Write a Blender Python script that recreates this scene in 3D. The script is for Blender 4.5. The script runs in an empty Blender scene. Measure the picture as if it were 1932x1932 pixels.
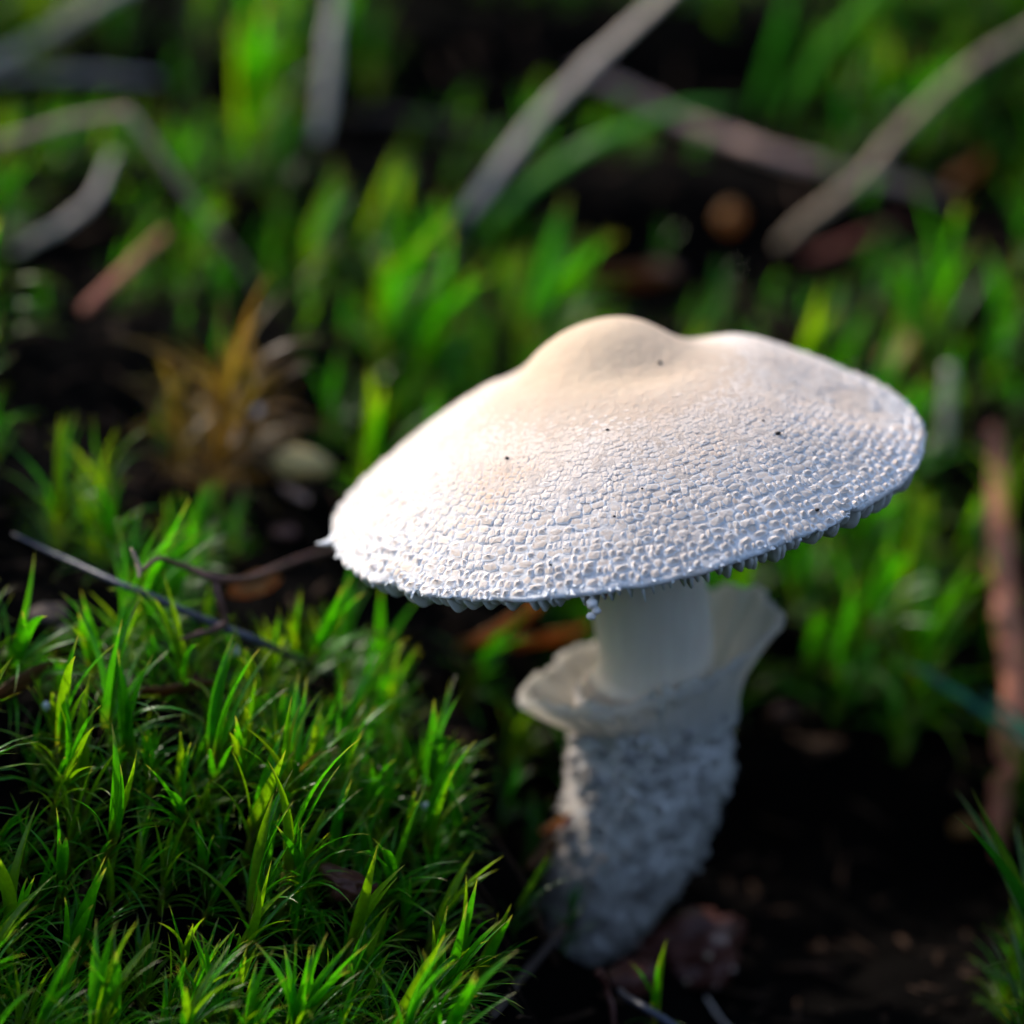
import bpy, bmesh, math, random
import numpy as np
from mathutils import Matrix, Vector

S = 0.01                       # everything below is measured in centimetres; Blender units are metres
rng = np.random.default_rng(7)
random.seed(7)
scene = bpy.context.scene
COL = scene.collection

# ------------------------------------------------------------------ camera, sky, sun, exposure
PITCH = math.radians(24)
CAM = np.array([-.676, -28.93, 16.64])
LENS, SENSOR = 100.0, 24.0
cd = bpy.data.cameras.new('camera')
cam = bpy.data.objects.new('camera', cd); COL.objects.link(cam)
cam.location = Vector(CAM * S); cam.rotation_euler = (math.pi / 2 - PITCH, 0, 0)
cd.lens, cd.sensor_width, cd.sensor_fit = LENS, SENSOR, 'HORIZONTAL'
cd.clip_start, cd.clip_end = 0.002, 200.0
cd.dof.use_dof = True
cd.dof.focus_distance = 30.0 * S
cd.dof.aperture_fstop = 9.0
cd.dof.aperture_blades = 0
scene.camera = cam

SUN_EL = math.radians(34.5)
SUN_AZ = math.atan2(-.73, .68)             # clockwise from +Y: the sun stands to the left, a little behind the mushroom
w = bpy.data.worlds.new('World'); scene.world = w; w.use_nodes = True
nt = w.node_tree
sky = nt.nodes.new('ShaderNodeTexSky'); sky.sky_type = 'NISHITA'; sky.sun_disc = False
sky.sun_elevation = SUN_EL; sky.sun_rotation = SUN_AZ; sky.ozone_density = 1.0; sky.dust_density = 1.8
bg = nt.nodes['Background']; bg.inputs['Strength'].default_value = 0.15
nt.links.new(sky.outputs[0], bg.inputs[0])
sl = bpy.data.lights.new('sun', 'SUN'); sl.energy = 2.3; sl.angle = math.radians(.55); sl.color = (1, .91, .79)
so = bpy.data.objects.new('sun', sl); COL.objects.link(so)
sd = Vector((math.sin(SUN_AZ) * math.cos(SUN_EL), math.cos(SUN_AZ) * math.cos(SUN_EL), math.sin(SUN_EL)))
so.rotation_euler = sd.to_track_quat('Z', 'Y').to_euler(); so.location = sd * 2
scene.view_settings.view_transform = 'Standard'; scene.view_settings.look = 'None'
scene.view_settings.exposure = 0.9; scene.view_settings.gamma = 1.0
scene.render.engine = 'CYCLES'
scene.cycles.use_denoising = True
scene.cycles.use_adaptive_sampling = True; scene.cycles.adaptive_threshold = 0.03
scene.cycles.max_bounces = 7; scene.cycles.transmission_bounces = 5; scene.cycles.diffuse_bounces = 5
scene.cycles.sample_clamp_indirect = 4.0

# ------------------------------------------------------------------ small maths helpers
def hash2(ix, iy, s=0):
    n = (ix.astype(np.int64) * 374761393 + iy.astype(np.int64) * 668265263 + s * 974711) & 0x7fffffff
    n = ((n ^ (n >> 13)) * 1274126177) & 0x7fffffff
    return ((n ^ (n >> 16)) & 0xffff) / 65535.0
def vnoise(x, y, s=0):
    x = np.asarray(x, float); y = np.asarray(y, float)
    ix, iy = np.floor(x), np.floor(y); fx, fy = x - ix, y - iy
    fx = fx * fx * (3 - 2 * fx); fy = fy * fy * (3 - 2 * fy)
    a, b = hash2(ix, iy, s), hash2(ix + 1, iy, s)
    c, d = hash2(ix, iy + 1, s), hash2(ix + 1, iy + 1, s)
    return ((a + (b - a) * fx) * (1 - fy) + (c + (d - c) * fx) * fy) * 2 - 1
def fbm(x, y, o=4, s=0):
    t, a, f = 0, 1, 1
    for k in range(o):
        t = t + a * vnoise(np.asarray(x) * f + 17.3 * k, np.asarray(y) * f - 9.1 * k, s + k); a *= .5; f *= 2
    return t
def noise3(p, f, s=0):
    return (vnoise(p[:, 0] * f + 3.1, p[:, 1] * f, s) + vnoise(p[:, 1] * f, p[:, 2] * f + 7.7, s + 5) + vnoise(p[:, 2] * f, p[:, 0] * f - 2.2, s + 9)) / 3
def sstep(a, b, x):
    t = np.clip((np.asarray(x, float) - a) / (b - a), 0, 1); return t * t * (3 - 2 * t)
def unit(v): v = np.asarray(v, float); return v / np.linalg.norm(v)
def spline(pts, n):
    """Catmull-Rom through the rows of pts (any width), n samples."""
    p = np.asarray(pts, float); p = np.vstack([2 * p[0] - p[1], p, 2 * p[-1] - p[-2]])
    m = len(p) - 3; out = []
    for t in np.linspace(0, m - 1e-9, n):
        i = int(t); f = t - i; a, b, c, d = p[i:i + 4]
        out.append(.5 * (2 * b + (c - a) * f + (2 * a - 5 * b + 4 * c - d) * f * f + (3 * b - a - 3 * c + d) * f ** 3))
    return np.array(out)

# ------------------------------------------------------------------ terrain height (cm): a mossy mound, a dark hollow, a bank behind
CTL = np.array([(-5.39,-2.99,1.15),(-5.49,-1.8,2.34),(-5.63,-0.53,2.99),(-5.87,1.33,3.46),(-6.42,5.27,3.72),(-7.12,10.53,4.46),(-3.77,-2.58,0.83),
 (-3.78,-2.11,1.64),(-3.82,-1.45,2.15),(-3.89,-0.51,2.54),(-4.0,0.81,2.8),(-4.12,2.24,3.07),(-4.38,5.09,3.31),(-4.6,7.73,3.82),(-4.83,10.53,4.46),
 (-2.43,-2.76,0.93),(-2.45,-2.02,1.6),(-2.48,-1.27,2.06),(-2.54,-0.06,2.32),(-2.63,1.72,2.38),(-2.7,3.16,2.67),(-2.82,5.56,3.13),(-2.93,8.01,3.72),
 (-3.05,10.53,4.46),(-1.31,-2.5,0.78),(-1.32,-1.84,1.27),(-1.33,-0.82,1.5),(-1.36,0.58,1.6),(-1.4,2.72,1.6),(-1.42,4.08,2.27),(-1.45,6.02,2.94),
 (-1.49,8.29,3.63),(-1.52,10.53,4.46),(-0.03,-1.6,0.18),(0.0,0.0,0.10),(0.02,1.31,0.22),(0.04,2.63,0.74),(0.06,3.89,1.12),(0.08,4.99,1.87),
 (0.1,6.49,2.76),(0.13,8.58,3.53),(0.17,10.82,4.37),(1.24,-1.62,-0.21),(1.33,0.0,-0.24),(1.4,1.48,-0.12),(1.44,2.45,0.59),(1.48,3.53,1.29),
 (1.54,4.9,1.91),(1.61,6.49,2.76),(1.7,8.58,3.53),(1.8,10.72,4.4),(2.54,-2.31,0.22),(2.69,-0.77,-0.02),(2.9,1.31,-0.27),(2.97,2.37,0.39),
 (2.99,2.9,1.1),(3.05,3.8,1.65),(3.16,5.18,2.29),(3.31,7.15,3.02),(3.6,10.82,4.37),(4.27,-2.23,0.39),(4.59,-0.01,0.47),(4.79,1.65,1.0),
 (4.99,3.26,1.66),(5.23,5.37,2.71),(5.86,10.53,4.46),
 (-9,-3,1.2),(-9,1,3.0),(-10,6,3.9),(9,-3,.6),(9,2,1.6),(10,6,3.0),(-3,-6,.2),(0,-6,.0),(4,-6,.1),(0,-12,-.3),(-8,-10,0),(8,-10,0),
 (-6,16,5.6),(0,16,5.6),(6,16,5.6),(-14,18,6),(14,18,6),(0,26,7.4),(-12,30,8),(12,30,8),(0,45,9.5),(-40,30,8),(40,30,8),(0,-30,-.6),(-22,-20,0),(22,-20,0),(0,-60,12),(-40,-50,12),(40,-45,12),(0,-120,40),(-90,-90,40),(90,-80,40),(40,0,12),(80,0,30),(60,40,20)], float)  # unseen rises behind the camera and to the right, added to block low sky
def H0(x, y):
    x = np.asarray(x, float); y = np.asarray(y, float); sh = x.shape; x = x.ravel(); y = y.ravel()
    out = np.empty_like(x)
    for k in range(0, len(x), 20000):
        d2 = (x[k:k + 20000, None] - CTL[:, 0]) ** 2 + (y[k:k + 20000, None] - CTL[:, 1]) ** 2
        ww = 1 / (d2 + .12) ** 2.4; out[k:k + 20000] = (ww * CTL[:, 2]).sum(1) / ww.sum(1)
    return out.reshape(sh)
def H(x, y):
    return H0(x, y) + .07 * fbm(np.asarray(x) * 1.1, np.asarray(y) * 1.1, 5, 3)
Fv = np.array([0, math.cos(PITCH), -math.sin(PITCH)]); Uv = np.array([0, math.sin(PITCH), math.cos(PITCH)]); Rv = np.array([1., 0, 0])
K = SENSOR / LENS
_t = np.arange(26, 60, .02)
def at(px, py, lift=0.0):
    """The place on the ground (or lift cm above it) that stands at this point of a 1932-wide view."""
    d = Fv + (px - 966) / 1932 * K * Rv - (py - 966) / 1932 * K * Uv
    q = CAM + _t[:, None] * d
    hit = np.nonzero(q[:, 2] <= H(q[:, 0], q[:, 1]) + lift)[0]
    return q[hit[0] if len(hit) else -1]
def to_px(q):
    r = np.asarray(q) - CAM; z = r @ Fv
    return 966 + (r @ Rv) / z / K * 1932, 966 - (r @ Uv) / z / K * 1932, z

# ------------------------------------------------------------------ materials
MATS = {}
class NT:
    def __init__(s, name):
        s.m = bpy.data.materials.new(name); s.m.use_nodes = True; s.t = s.m.node_tree; s.b = s.t.nodes['Principled BSDF']; s.o = s.t.nodes['Material Output']
        MATS[name] = s.m
    def n(s, typ, **kw):
        nd = s.t.nodes.new('ShaderNode' + typ)
        for k, v in kw.items():
            if k in nd.inputs: nd.inputs[k].default_value = v
            else: setattr(nd, k, v)
        return nd
    def l(s, a, b): s.t.links.new(a, b)
    def coord(s): return s.n('TexCoord').outputs['Object']
    def noise(s, scale, detail=4, rough=.6, vec=None):
        nd = s.n('TexNoise', Scale=scale, Detail=detail, Roughness=rough); s.l(vec if vec is not None else s.coord(), nd.inputs['Vector']); return nd.outputs['Fac']
    def ramp(s, fac, stops):
        r = s.n('ValToRGB'); e = r.color_ramp.elements
        while len(e) < len(stops): e.new(.5)
        for i, (p, c) in enumerate(stops): e[i].position = p; e[i].color = (*c, 1)
        s.l(fac, r.inputs[0]); return r.outputs[0]
    def mix(s, fac, a, b, mode='MIX'):
        m = s.n('Mix', data_type='RGBA', blend_type=mode)
        for sock, v in ((m.inputs[0], fac), (m.inputs[6], a), (m.inputs[7], b)):
            if isinstance(v, (int, float)): sock.default_value = v
            elif isinstance(v, tuple): sock.default_value = (*v, 1)
            else: s.l(v, sock)
        return m.outputs[2]
    def bump(s, h, strength, dist):
        b = s.n('Bump', Strength=strength, Distance=dist); s.l(h, b.inputs['Height']); s.l(b.outputs[0], s.b.inputs['Normal']); return b.outputs[0]
    def attr(s, name): return s.n('Attribute', attribute_name=name).outputs['Fac']
    def base(s, c): s.l(c, s.b.inputs['Base Color'])
    def set(s, **kw):
        for k, v in kw.items(): s.b.inputs[k.replace('_', ' ')].default_value = v

def bark(name, dark, light, rough=.7, scale=900, stretch=(1, 1, 1), bump=.5, spec=.3, thin=0):
    m = NT(name); mp = m.n('Mapping'); m.l(m.coord(), mp.inputs[0]); mp.inputs['Scale'].default_value = stretch
    f = m.noise(scale, 5, .65, mp.outputs[0]); f2 = m.noise(scale * .22, 3, .6)
    c = m.mix(f2, m.ramp(f, [(.3, dark), (.7, light)]), tuple(.5 * (a + b) for a, b in zip(dark, light)))
    m.base(c); m.set(Roughness=rough, Specular_IOR_Level=spec); m.bump(f, bump, .0004)
    if thin:
        tr = m.n('BsdfTranslucent'); m.l(m.mix(1, c, (1.5, 1.3, 1.0), 'MULTIPLY'), tr.inputs['Color']); mx = m.n('MixShader', Fac=thin); m.l(m.b.outputs[0], mx.inputs[1]); m.l(tr.outputs[0], mx.inputs[2]); m.l(mx.outputs[0], m.o.inputs['Surface'])
    return m.m

m = NT('soil'); f = m.noise(260, 7, .7); f2 = m.noise(60, 4)
m.base(m.mix(f2, m.ramp(f, [(.3, (.0012, .0009, .0008)), (.62, (.0036, .0025, .002)), (.8, (.011, .007, .005))]), (.0024, .0018, .0015)))
m.set(Roughness=.95, Specular_IOR_Level=.03); m.bump(f, .9, .001)

def moss_mat(name, base, mid, tip, yel, dark, tl=.55):
    m = NT(name); t = m.attr('along'); tint = m.attr('tint')
    c = m.ramp(t, [(0, base), (.22, mid), (.80, mid), (.95, tip)])
    c = m.mix(m.ramp(tint, [(.55, (0, 0, 0)), (1, (.85, .85, .85))]), c, yel)
    c = m.mix(m.ramp(tint, [(0, (.8, .8, .8)), (.4, (0, 0, 0))]), c, dark)
    f = m.noise(1500, 3); c = m.mix(m.ramp(f, [(.35, (.7, .7, .7)), (.7, (1.0, 1.0, 1.0))]), (0, 0, 0), c)
    m.base(c); m.set(Roughness=.3, Specular_IOR_Level=.42); m.bump(f, .25, .0001)
    tr = m.n('BsdfTranslucent'); m.l(m.mix(1, c, (1.7, 1.75, .6), 'MULTIPLY'), tr.inputs['Color'])
    mx = m.n('MixShader', Fac=tl); m.l(m.b.outputs[0], mx.inputs[1]); m.l(tr.outputs[0], mx.inputs[2]); m.l(mx.outputs[0], m.o.inputs['Surface'])
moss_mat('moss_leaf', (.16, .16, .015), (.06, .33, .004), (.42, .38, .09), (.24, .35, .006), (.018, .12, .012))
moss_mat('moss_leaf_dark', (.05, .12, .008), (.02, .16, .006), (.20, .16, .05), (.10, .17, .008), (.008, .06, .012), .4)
moss_mat('withered_leaf', (.12, .06, .02), (.23, .125, .035), (.46, .33, .15), (.30, .24, .04), (.12, .06, .025), .4)
moss_mat('grass_green', (.10, .34, .03), (.14, .46, .04), (.16, .26, .06), (.14, .24, .02), (.03, .12, .02), .4)
moss_mat('grass_teal', (.02, .10, .05), (.03, .24, .14), (.20, .42, .36), (.05, .18, .10), (.01, .06, .04), .35)

m = NT('cap_skin'); rad = m.attr('radius'); f = m.noise(2600, 4, .6); f2 = m.noise(90, 4, .55); fr = m.noise(3800, 2)
c = m.ramp(rad, [(0, (.66, .51, .35)), (.22, (.66, .51, .36)), (.45, (.68, .56, .46)), (.72, (.78, .72, .68)), (1, (.88, .88, .89))])
c = m.mix(m.ramp(f2, [(.42, (0, 0, 0)), (.72, (.6, .6, .6))]), c, (.72, .52, .36))
sp = m.ramp(fr, [(.52, (0, 0, 0)), (.64, (.7, .7, .7))])
c = m.mix(m.mix(1, sp, m.ramp(rad, [(.05, (.4, .4, .4)), (.3, (1, 1, 1)), (.75, (.3, .3, .3))]), 'MULTIPLY'), c, (.70, .50, .36))
f5 = m.noise(1100, 6, .75); c = m.mix(m.ramp(f5, [(.42, (0, 0, 0)), (.66, (.35, .35, .35))]), c, (.60, .42, .29)); m.base(c); m.set(Roughness=.85, Specular_IOR_Level=.2); m.bump(f5, .8, .0004)
m.set(Subsurface_Weight=.12, Subsurface_Scale=.0012); m.b.inputs['Subsurface Radius'].default_value = (1, .75, .6)
m = NT('cap_wart'); tip = m.attr('tip'); f = m.noise(3000, 3); f3 = m.noise(140, 3)
c = m.mix(m.ramp(tip, [(.25, (0, 0, 0)), (.8, (.95, .95, .95))]), m.ramp(m.attr('radius'), [(0, (.66, .51, .35)), (.42, (.68, .56, .46)), (.55, (.75, .67, .60)), (.75, (.82, .79, .77)), (1, (.88, .88, .89))]), m.ramp(f3, [(.3, (.83, .74, .67)), (.55, (.79, .64, .52)), (.75, (.70, .48, .33))]))
m.base(c); m.set(Roughness=.9, Specular_IOR_Level=.08); m.bump(f, .6, .00015)
m = NT('gill_flesh'); f = m.noise(800, 3); m.base(m.ramp(f, [(.3, (.90, .87, .80)), (.7, (.95, .93, .89))])); m.set(Roughness=.8, Specular_IOR_Level=.1); m.bump(f, .2, .0002)
tr = m.n('BsdfTranslucent'); tr.inputs['Color'].default_value = (.9, .86, .78, 1); mx = m.n('MixShader', Fac=.25); m.l(m.b.outputs[0], mx.inputs[1]); m.l(tr.outputs[0], mx.inputs[2]); m.l(mx.outputs[0], m.o.inputs['Surface'])
m = NT('stem_flesh'); mp = m.n('Mapping'); m.l(m.coord(), mp.inputs[0]); mp.inputs['Scale'].default_value = (1, 1, .12); f = m.noise(1500, 4, .6, mp.outputs[0]); f2 = m.noise(250, 4)
m.base(m.mix(f2, m.ramp(f, [(.3, (.74, .60, .45)), (.7, (.90, .77, .61))]), (.86, .73, .58))); m.set(Roughness=.75, Subsurface_Weight=.1, Subsurface_Scale=.001); m.bump(f, .35, .0003)
m = NT('stem_wool'); f = m.noise(1100, 5, .7); f2 = m.noise(160, 4)
m.base(m.mix(m.ramp(f2, [(.35, (0, 0, 0)), (.7, (1, 1, 1))]), m.ramp(f, [(.3, (.34, .28, .24)), (.65, (.84, .80, .78))]), (.72, .67, .63)))
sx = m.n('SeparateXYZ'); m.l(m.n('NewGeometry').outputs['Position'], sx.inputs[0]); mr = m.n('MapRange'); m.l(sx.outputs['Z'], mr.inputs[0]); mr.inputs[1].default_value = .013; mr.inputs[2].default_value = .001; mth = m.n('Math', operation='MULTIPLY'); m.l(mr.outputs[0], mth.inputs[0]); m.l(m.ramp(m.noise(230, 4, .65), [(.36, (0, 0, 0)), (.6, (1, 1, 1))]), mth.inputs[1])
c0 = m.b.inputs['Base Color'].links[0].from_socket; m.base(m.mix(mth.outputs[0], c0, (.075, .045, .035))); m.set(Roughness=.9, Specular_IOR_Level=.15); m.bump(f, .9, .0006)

m = NT('ring_veil'); f = m.noise(1300, 5, .7); f2 = m.noise(200, 4)
m.base(m.mix(f2, m.ramp(f, [(.3, (.66, .61, .55)), (.65, (.90, .87, .83))]), (.86, .82, .76))); m.set(Roughness=.9, Specular_IOR_Level=.15); m.bump(f, .8, .0005)
tr = m.n('BsdfTranslucent'); tr.inputs['Color'].default_value = (.94, .90, .82, 1); mx = m.n('MixShader', Fac=.6); m.l(m.b.outputs[0], mx.inputs[1]); m.l(tr.outputs[0], mx.inputs[2]); m.l(mx.outputs[0], m.o.inputs['Surface'])

bark('grey_stalk', (.27, .21, .19), (.52, .43, .39), .45, 700, (1, 1, 1), .3, .5)
bark('slate_stalk', (.02, .022, .035), (.06, .065, .10), .38, 900, (1, 1, 1), .3, .5)
bark('root_brown', (.04, .016, .014), (.16, .075, .06), .55, 900)
bark('pale_straw', (.42, .35, .29), (.78, .66, .55), .6, 500)
bark('tan_straw', (.26, .17, .10), (.52, .39, .27), .6, 500)
bark('mauve_twig', (.26, .15, .12), (.52, .35, .29), .7, 450)
bark('umber_twig', (.03, .018, .014), (.085, .055, .045), .7, 600)
bark('red_bark', (.34, .085, .045), (.66, .25, .15), .6, 380, (1, 1, .35), .8, .35)
bark('red_twig', (.12, .025, .015), (.28, .075, .05), .65, 500)
bark('amber_leaf', (.18, .08, .02), (.46, .25, .08), .5, 400, thin=.5)
bark('brown_leaf', (.05, .022, .01), (.24, .11, .04), .55, 400, thin=.4)
bark('cream_scale', (.34, .25, .10), (.62, .50, .22), .5, 350)
bark('soil_crumb', (.012, .006, .005), (.14, .07, .05), .5, 420, (1, 1, 1), .9, .3)
bark('red_crumb', (.022, .006, .005), (.16, .05, .035), .4, 480, (1, 1, 1), .9, .3)
bark('litter', (.012, .006, .004), (.07, .036, .02), .7, 250, (1, 1, 1), .5, .1)
bark('white_grain_glint', (.45, .45, .48), (.8, .8, .84), .3, 500)
bark('black_grit', (.006, .005, .005), (.02, .018, .016), .6, 900)
bark('mustard_leaf', (.20, .15, .02), (.38, .30, .05), .5, 400, thin=.5)

# ------------------------------------------------------------------ mesh helpers
def mesh(name, V, polys, mat, attrs=None, smooth=True):
    """V (n,3) in cm; polys: list of (m,k) index arrays; attrs: name -> float per vertex."""
    V = np.asarray(V, np.float32) * S
    polys = [np.asarray(p, np.int32) for p in (polys if isinstance(polys, list) else [polys])]
    me = bpy.data.meshes.new(name)
    loops = np.concatenate([p.ravel() for p in polys]); tot = np.concatenate([np.full(len(p), p.shape[1], np.int32) for p in polys])
    st = np.concatenate([[0], np.cumsum(tot)[:-1]]).astype(np.int32)
    me.vertices.add(len(V)); me.vertices.foreach_set('co', V.ravel())
    me.loops.add(len(loops)); me.loops.foreach_set('vertex_index', loops)
    me.polygons.add(len(tot)); me.polygons.foreach_set('loop_start', st)
    try: me.polygons.foreach_set('loop_total', tot)
    except Exception: pass
    me.polygons.foreach_set('use_smooth', np.full(len(tot), smooth))
    for k, a in (attrs or {}).items():
        at_ = me.attributes.new(k, 'FLOAT', 'POINT'); at_.data.foreach_set('value', np.asarray(a, np.float32))
    me.update(calc_edges=True); me.validate()
    me.materials.append(MATS[mat] if isinstance(mat, str) else mat)
    return me
def add(name, me, parent=None, M=None):
    o = bpy.data.objects.new(name, me); COL.objects.link(o)
    if parent is not None: o.parent = parent
    if M is not None: o.matrix_local = M
    return o
def mat4(X, Y, Z, loc):
    """Columns X, Y, Z (may carry scale), origin in cm -> Blender matrix in metres."""
    return Matrix(((X[0], Y[0], Z[0], loc[0] * S), (X[1], Y[1], Z[1], loc[1] * S), (X[2], Y[2], Z[2], loc[2] * S), (0, 0, 0, 1)))
def tag(o, label=None, cat=None, group=None, kind=None):
    for k, v in (('label', label), ('category', cat), ('group', group), ('kind', kind)):
        if v: o[k] = v
    return o
def thing(name, loc, label, cat, group=None):
    o = add(name, None); o.location = Vector(np.asarray(loc) * S); o.empty_display_size = .004
    return tag(o, label, cat, group)
def gridfaces(a, b, wrap=False):
    """Quads of an a x b vertex grid; wrap closes the second direction."""
    i = np.arange(a - 1)[:, None]; j = np.arange(b if wrap else b - 1)[None, :]; j2 = (j + 1) % b
    return np.stack([i * b + j, i * b + j2, (i + 1) * b + j2, (i + 1) * b + j], -1).reshape(-1, 4)
def tube(path, rad, n=10, rough=0.0, flat=1.0, freq=6.0, seed=0, flatdir=None):
    """A closed tapering tube through path (m,3) with radii (m,)."""
    path = np.asarray(path, float); m = len(path); T = np.gradient(path, axis=0); T /= np.linalg.norm(T, axis=1)[:, None] + 1e-9
    up = np.array([0, 0, 1.]) if flatdir is None else unit(flatdir); V = []
    a = np.linspace(0, 2 * np.pi, n, endpoint=False)
    for i in range(m):
        s = np.cross(T[i], up); s = unit(s) if np.linalg.norm(s) > .05 else np.array([1., 0, 0]); q = np.cross(s, T[i])
        r = rad[i] * (1 + rough * vnoise(np.cos(a) * 1.5 + 5, i * freq / m * 3 + np.sin(a) * 1.5, seed))
        V.append(path[i] + (np.cos(a) * r)[:, None] * s + (np.sin(a) * r * flat)[:, None] * q)
    V = np.vstack(V); k = len(V); V = np.vstack([V, path[:1], path[-1:]])
    j = np.arange(n); j2 = (j + 1) % n
    caps = np.vstack([np.stack([np.full(n, k), j2, j], -1), np.stack([np.full(n, k + 1), (m - 1) * n + j, (m - 1) * n + j2], -1)])
    return V, [gridfaces(m, n, True), caps]
def ico(sub):
    bm = bmesh.new(); bmesh.ops.create_icosphere(bm, subdivisions=sub, radius=1)
    V = np.array([v.co[:] for v in bm.verts]); Fc = np.array([[v.index for v in f.verts] for f in bm.faces]); bm.free(); return V, Fc
ICO = {k: ico(k) for k in (1, 2, 3, 4)}

# ------------------------------------------------------------------ ground
gx = np.concatenate([-np.geomspace(1600, 8.2, 26), np.arange(-8, 8.01, .075), np.geomspace(8.2, 1600, 26)])
gy = np.concatenate([-np.geomspace(1600, 6.2, 26), np.arange(-6, 15.01, .085), np.geomspace(15.2, 2600, 28)])
X, Y = np.meshgrid(gx, gy); Z = H(X, Y); near = (np.abs(X) < 9) & (Y > -7) & (Y < 16)
Z = Z + np.where(near, .03 * fbm(X * 5, Y * 5, 3, 21) + .05 * np.maximum(0, fbm(X * 2.4, Y * 2.4, 3, 31)), 0)
V = np.stack([X, Y, Z], -1).reshape(-1, 3)
g = add('ground', mesh('ground', V, gridfaces(len(gy), len(gx)), 'soil')); tag(g, 'dark damp forest soil sloping up into a mossy bank', 'ground', kind='structure')

# ------------------------------------------------------------------ the mushroom
R0 = 2.22
CT = math.radians(11.2); CE = math.radians(19.6)
ca, sa = math.cos(CT), math.sin(CT)
EU = ca * Rv + sa * Uv
a_up = -sa * Rv + ca * Uv
EN = math.cos(CE) * a_up - math.sin(CE) * Fv
EV = math.cos(CE) * Fv + math.sin(CE) * a_up
CC = np.array([.172, .043, 4.024])
root = thing('mushroom', (0, 0, -.2), 'white scaly mushroom with ragged ring, leaning in the moss', 'mushroom')
capM = mat4(EU, EV, EN, CC - np.array([0, 0, -.2]))

def gauss(u, v, cu, cv, su, sv=None, p=2.0):
    d = np.sqrt(((u - cu) / su) ** 2 + ((v - cv) / (sv or su)) ** 2); return np.exp(-d ** p)
def cap_h(u, v):
    """Height of the cap over its rim plane; u, v, result in units of R0."""
    r2 = u * u + v * v
    h = .425 * (1 - r2)
    h = h + .090 * gauss(u, v, .02, .20, .275, .27, 2.5)                # the umbo
    h = h - .034 * gauss(u, v, .12, -.14, .18, .12) - .058 * gauss(u, v, .30, .26, .12, .26) - .03 * gauss(u, v, -.30, .30, .06, .2) - .018 * gauss(u, v, -.33, .2, .16)
    h = h - .045 * gauss(u, v, .74, -.12, .27, .2) - .03 * gauss(u, v, -.68, .2, .22) + .028 * gauss(u, v, .52, .40, .24)
    h = h + .006 * fbm(u * 3 + 4, v * 3, 3, 40) * (1 - r2) ** .2 if np.isscalar(u) else h + .006 * fbm(u * 3 + 4, v * 3, 3, 40) * np.maximum(0, 1 - r2) ** .3
    return h
def rimR(th):
    return 1 + .010 * vnoise(np.cos(th) * 2 + 9, np.sin(th) * 2, 50) + .006 * vnoise(th * 9, 0 * th, 51) - .030 * np.exp(-((th - math.radians(-49)) / .035) ** 2)
NT_ = 480
th = np.linspace(0, 2 * np.pi, NT_, endpoint=False); thc = np.where(th > np.pi, th - 2 * np.pi, th)
rr = np.concatenate([[.004], np.linspace(.015, .90, 90), np.linspace(.91, 1.0, 14)])
rows, rads = [], []
rag = vnoise(th * 26, th * 0, 61) * .5 + vnoise(th * 60, th * 0 + 3, 62) * .5
leftness = sstep(.0, .7, -np.cos(th + .25))
for r in rr:
    k = r * (1 + (rimR(thc) - 1) * r ** 3)
    u, v = k * np.cos(th), k * np.sin(th)
    z = cap_h(u / np.maximum(1, k), v / np.maximum(1, k))
    edge = sstep(.955, 1, r)
    fine = .0035 * fbm(u * 28, v * 28, 2, 44) * sstep(.45, .7, r)
    rows.append(np.stack([u, v, z + fine], -1) * R0 + np.stack([np.cos(th), np.sin(th), 0 * th], -1) * (rag * edge * (.012 + .03 * leftness))[:, None]); rads.append(np.full(NT_, r))
base = rows[-1].copy(); er = np.stack([np.cos(th), np.sin(th), 0 * th], -1)
for dr, dz in ((.006, -.012), (.004, -.03), (-.012, -.042), (-.03, -.046)):
    rows.append(base + er * dr + np.array([0, 0, dz])); rads.append(np.full(NT_, 1.0))
def z_under(r): return .52 * .94 * (1 - r * r) - .045
for r in np.linspace(.97, .14, 16):
    k = r * R0 * rimR(thc) ** r; rows.append(np.stack([k * np.cos(th), k * np.sin(th), np.full(NT_, z_under(r))], -1)); rads.append(np.full(NT_, 1.0))
nrow = len(rows)
cap = add('cap', mesh('cap', np.vstack(rows), [gridfaces(nrow, NT_, True), np.arange(NT_)[None, ::-1], ((nrow - 1) * NT_ + np.arange(NT_))[None, :]], 'cap_skin', {'radius': np.concatenate(rads)}), root, capM)

# gills: each a wedge-shaped blade hanging under the cap
def gill_mesh(r0, sway, deep, seed):
    n = 22; t = np.concatenate([np.linspace(r0, .90, n - 9), np.linspace(.91, .992, 9)]); V = []
    for r in t:
        d = 1 - r; zt = z_under(r) + .02
        zl = -.025 - .130 * deep * (1 - (1 - min(1.0, d / .06)) ** 2.4) + .30 * sstep(.2, .85, d); zl = min(zl, zt - .01)
        y0 = sway * math.sin(r * 7 + seed)
        for k, f in enumerate((0, .45, .8, 1.0)):
            V.append((r * R0, y0 + sway * .7 * f * math.sin(r * 11 + seed), zt + (zl - zt) * f, (.015, .013, .010, .005)[k]))
    V = np.array(V).reshape(n, 4, 4); A = V[:, :, :3].copy(); B = A.copy(); A[:, :, 1] += V[:, :, 3]; B[:, :, 1] -= V[:, :, 3]
    ringv = np.concatenate([A, B[:, ::-1]], 1)                                           # n x 8 closed cross-section
    caps = np.array([np.arange(8)[::-1], (n - 1) * 8 + np.arange(8)])
    return mesh('gill', ringv.reshape(-1, 3), [gridfaces(n, 8, True), caps], 'gill_flesh')
GILL = [gill_mesh(.2, .012, 1.0, 1), gill_mesh(.2, .02, 1.12, 2), gill_mesh(.62, .012, .8, 3), gill_mesh(.2, .016, .9, 4), gill_mesh(.72, .02, .62, 5)]
NG = 190
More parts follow.
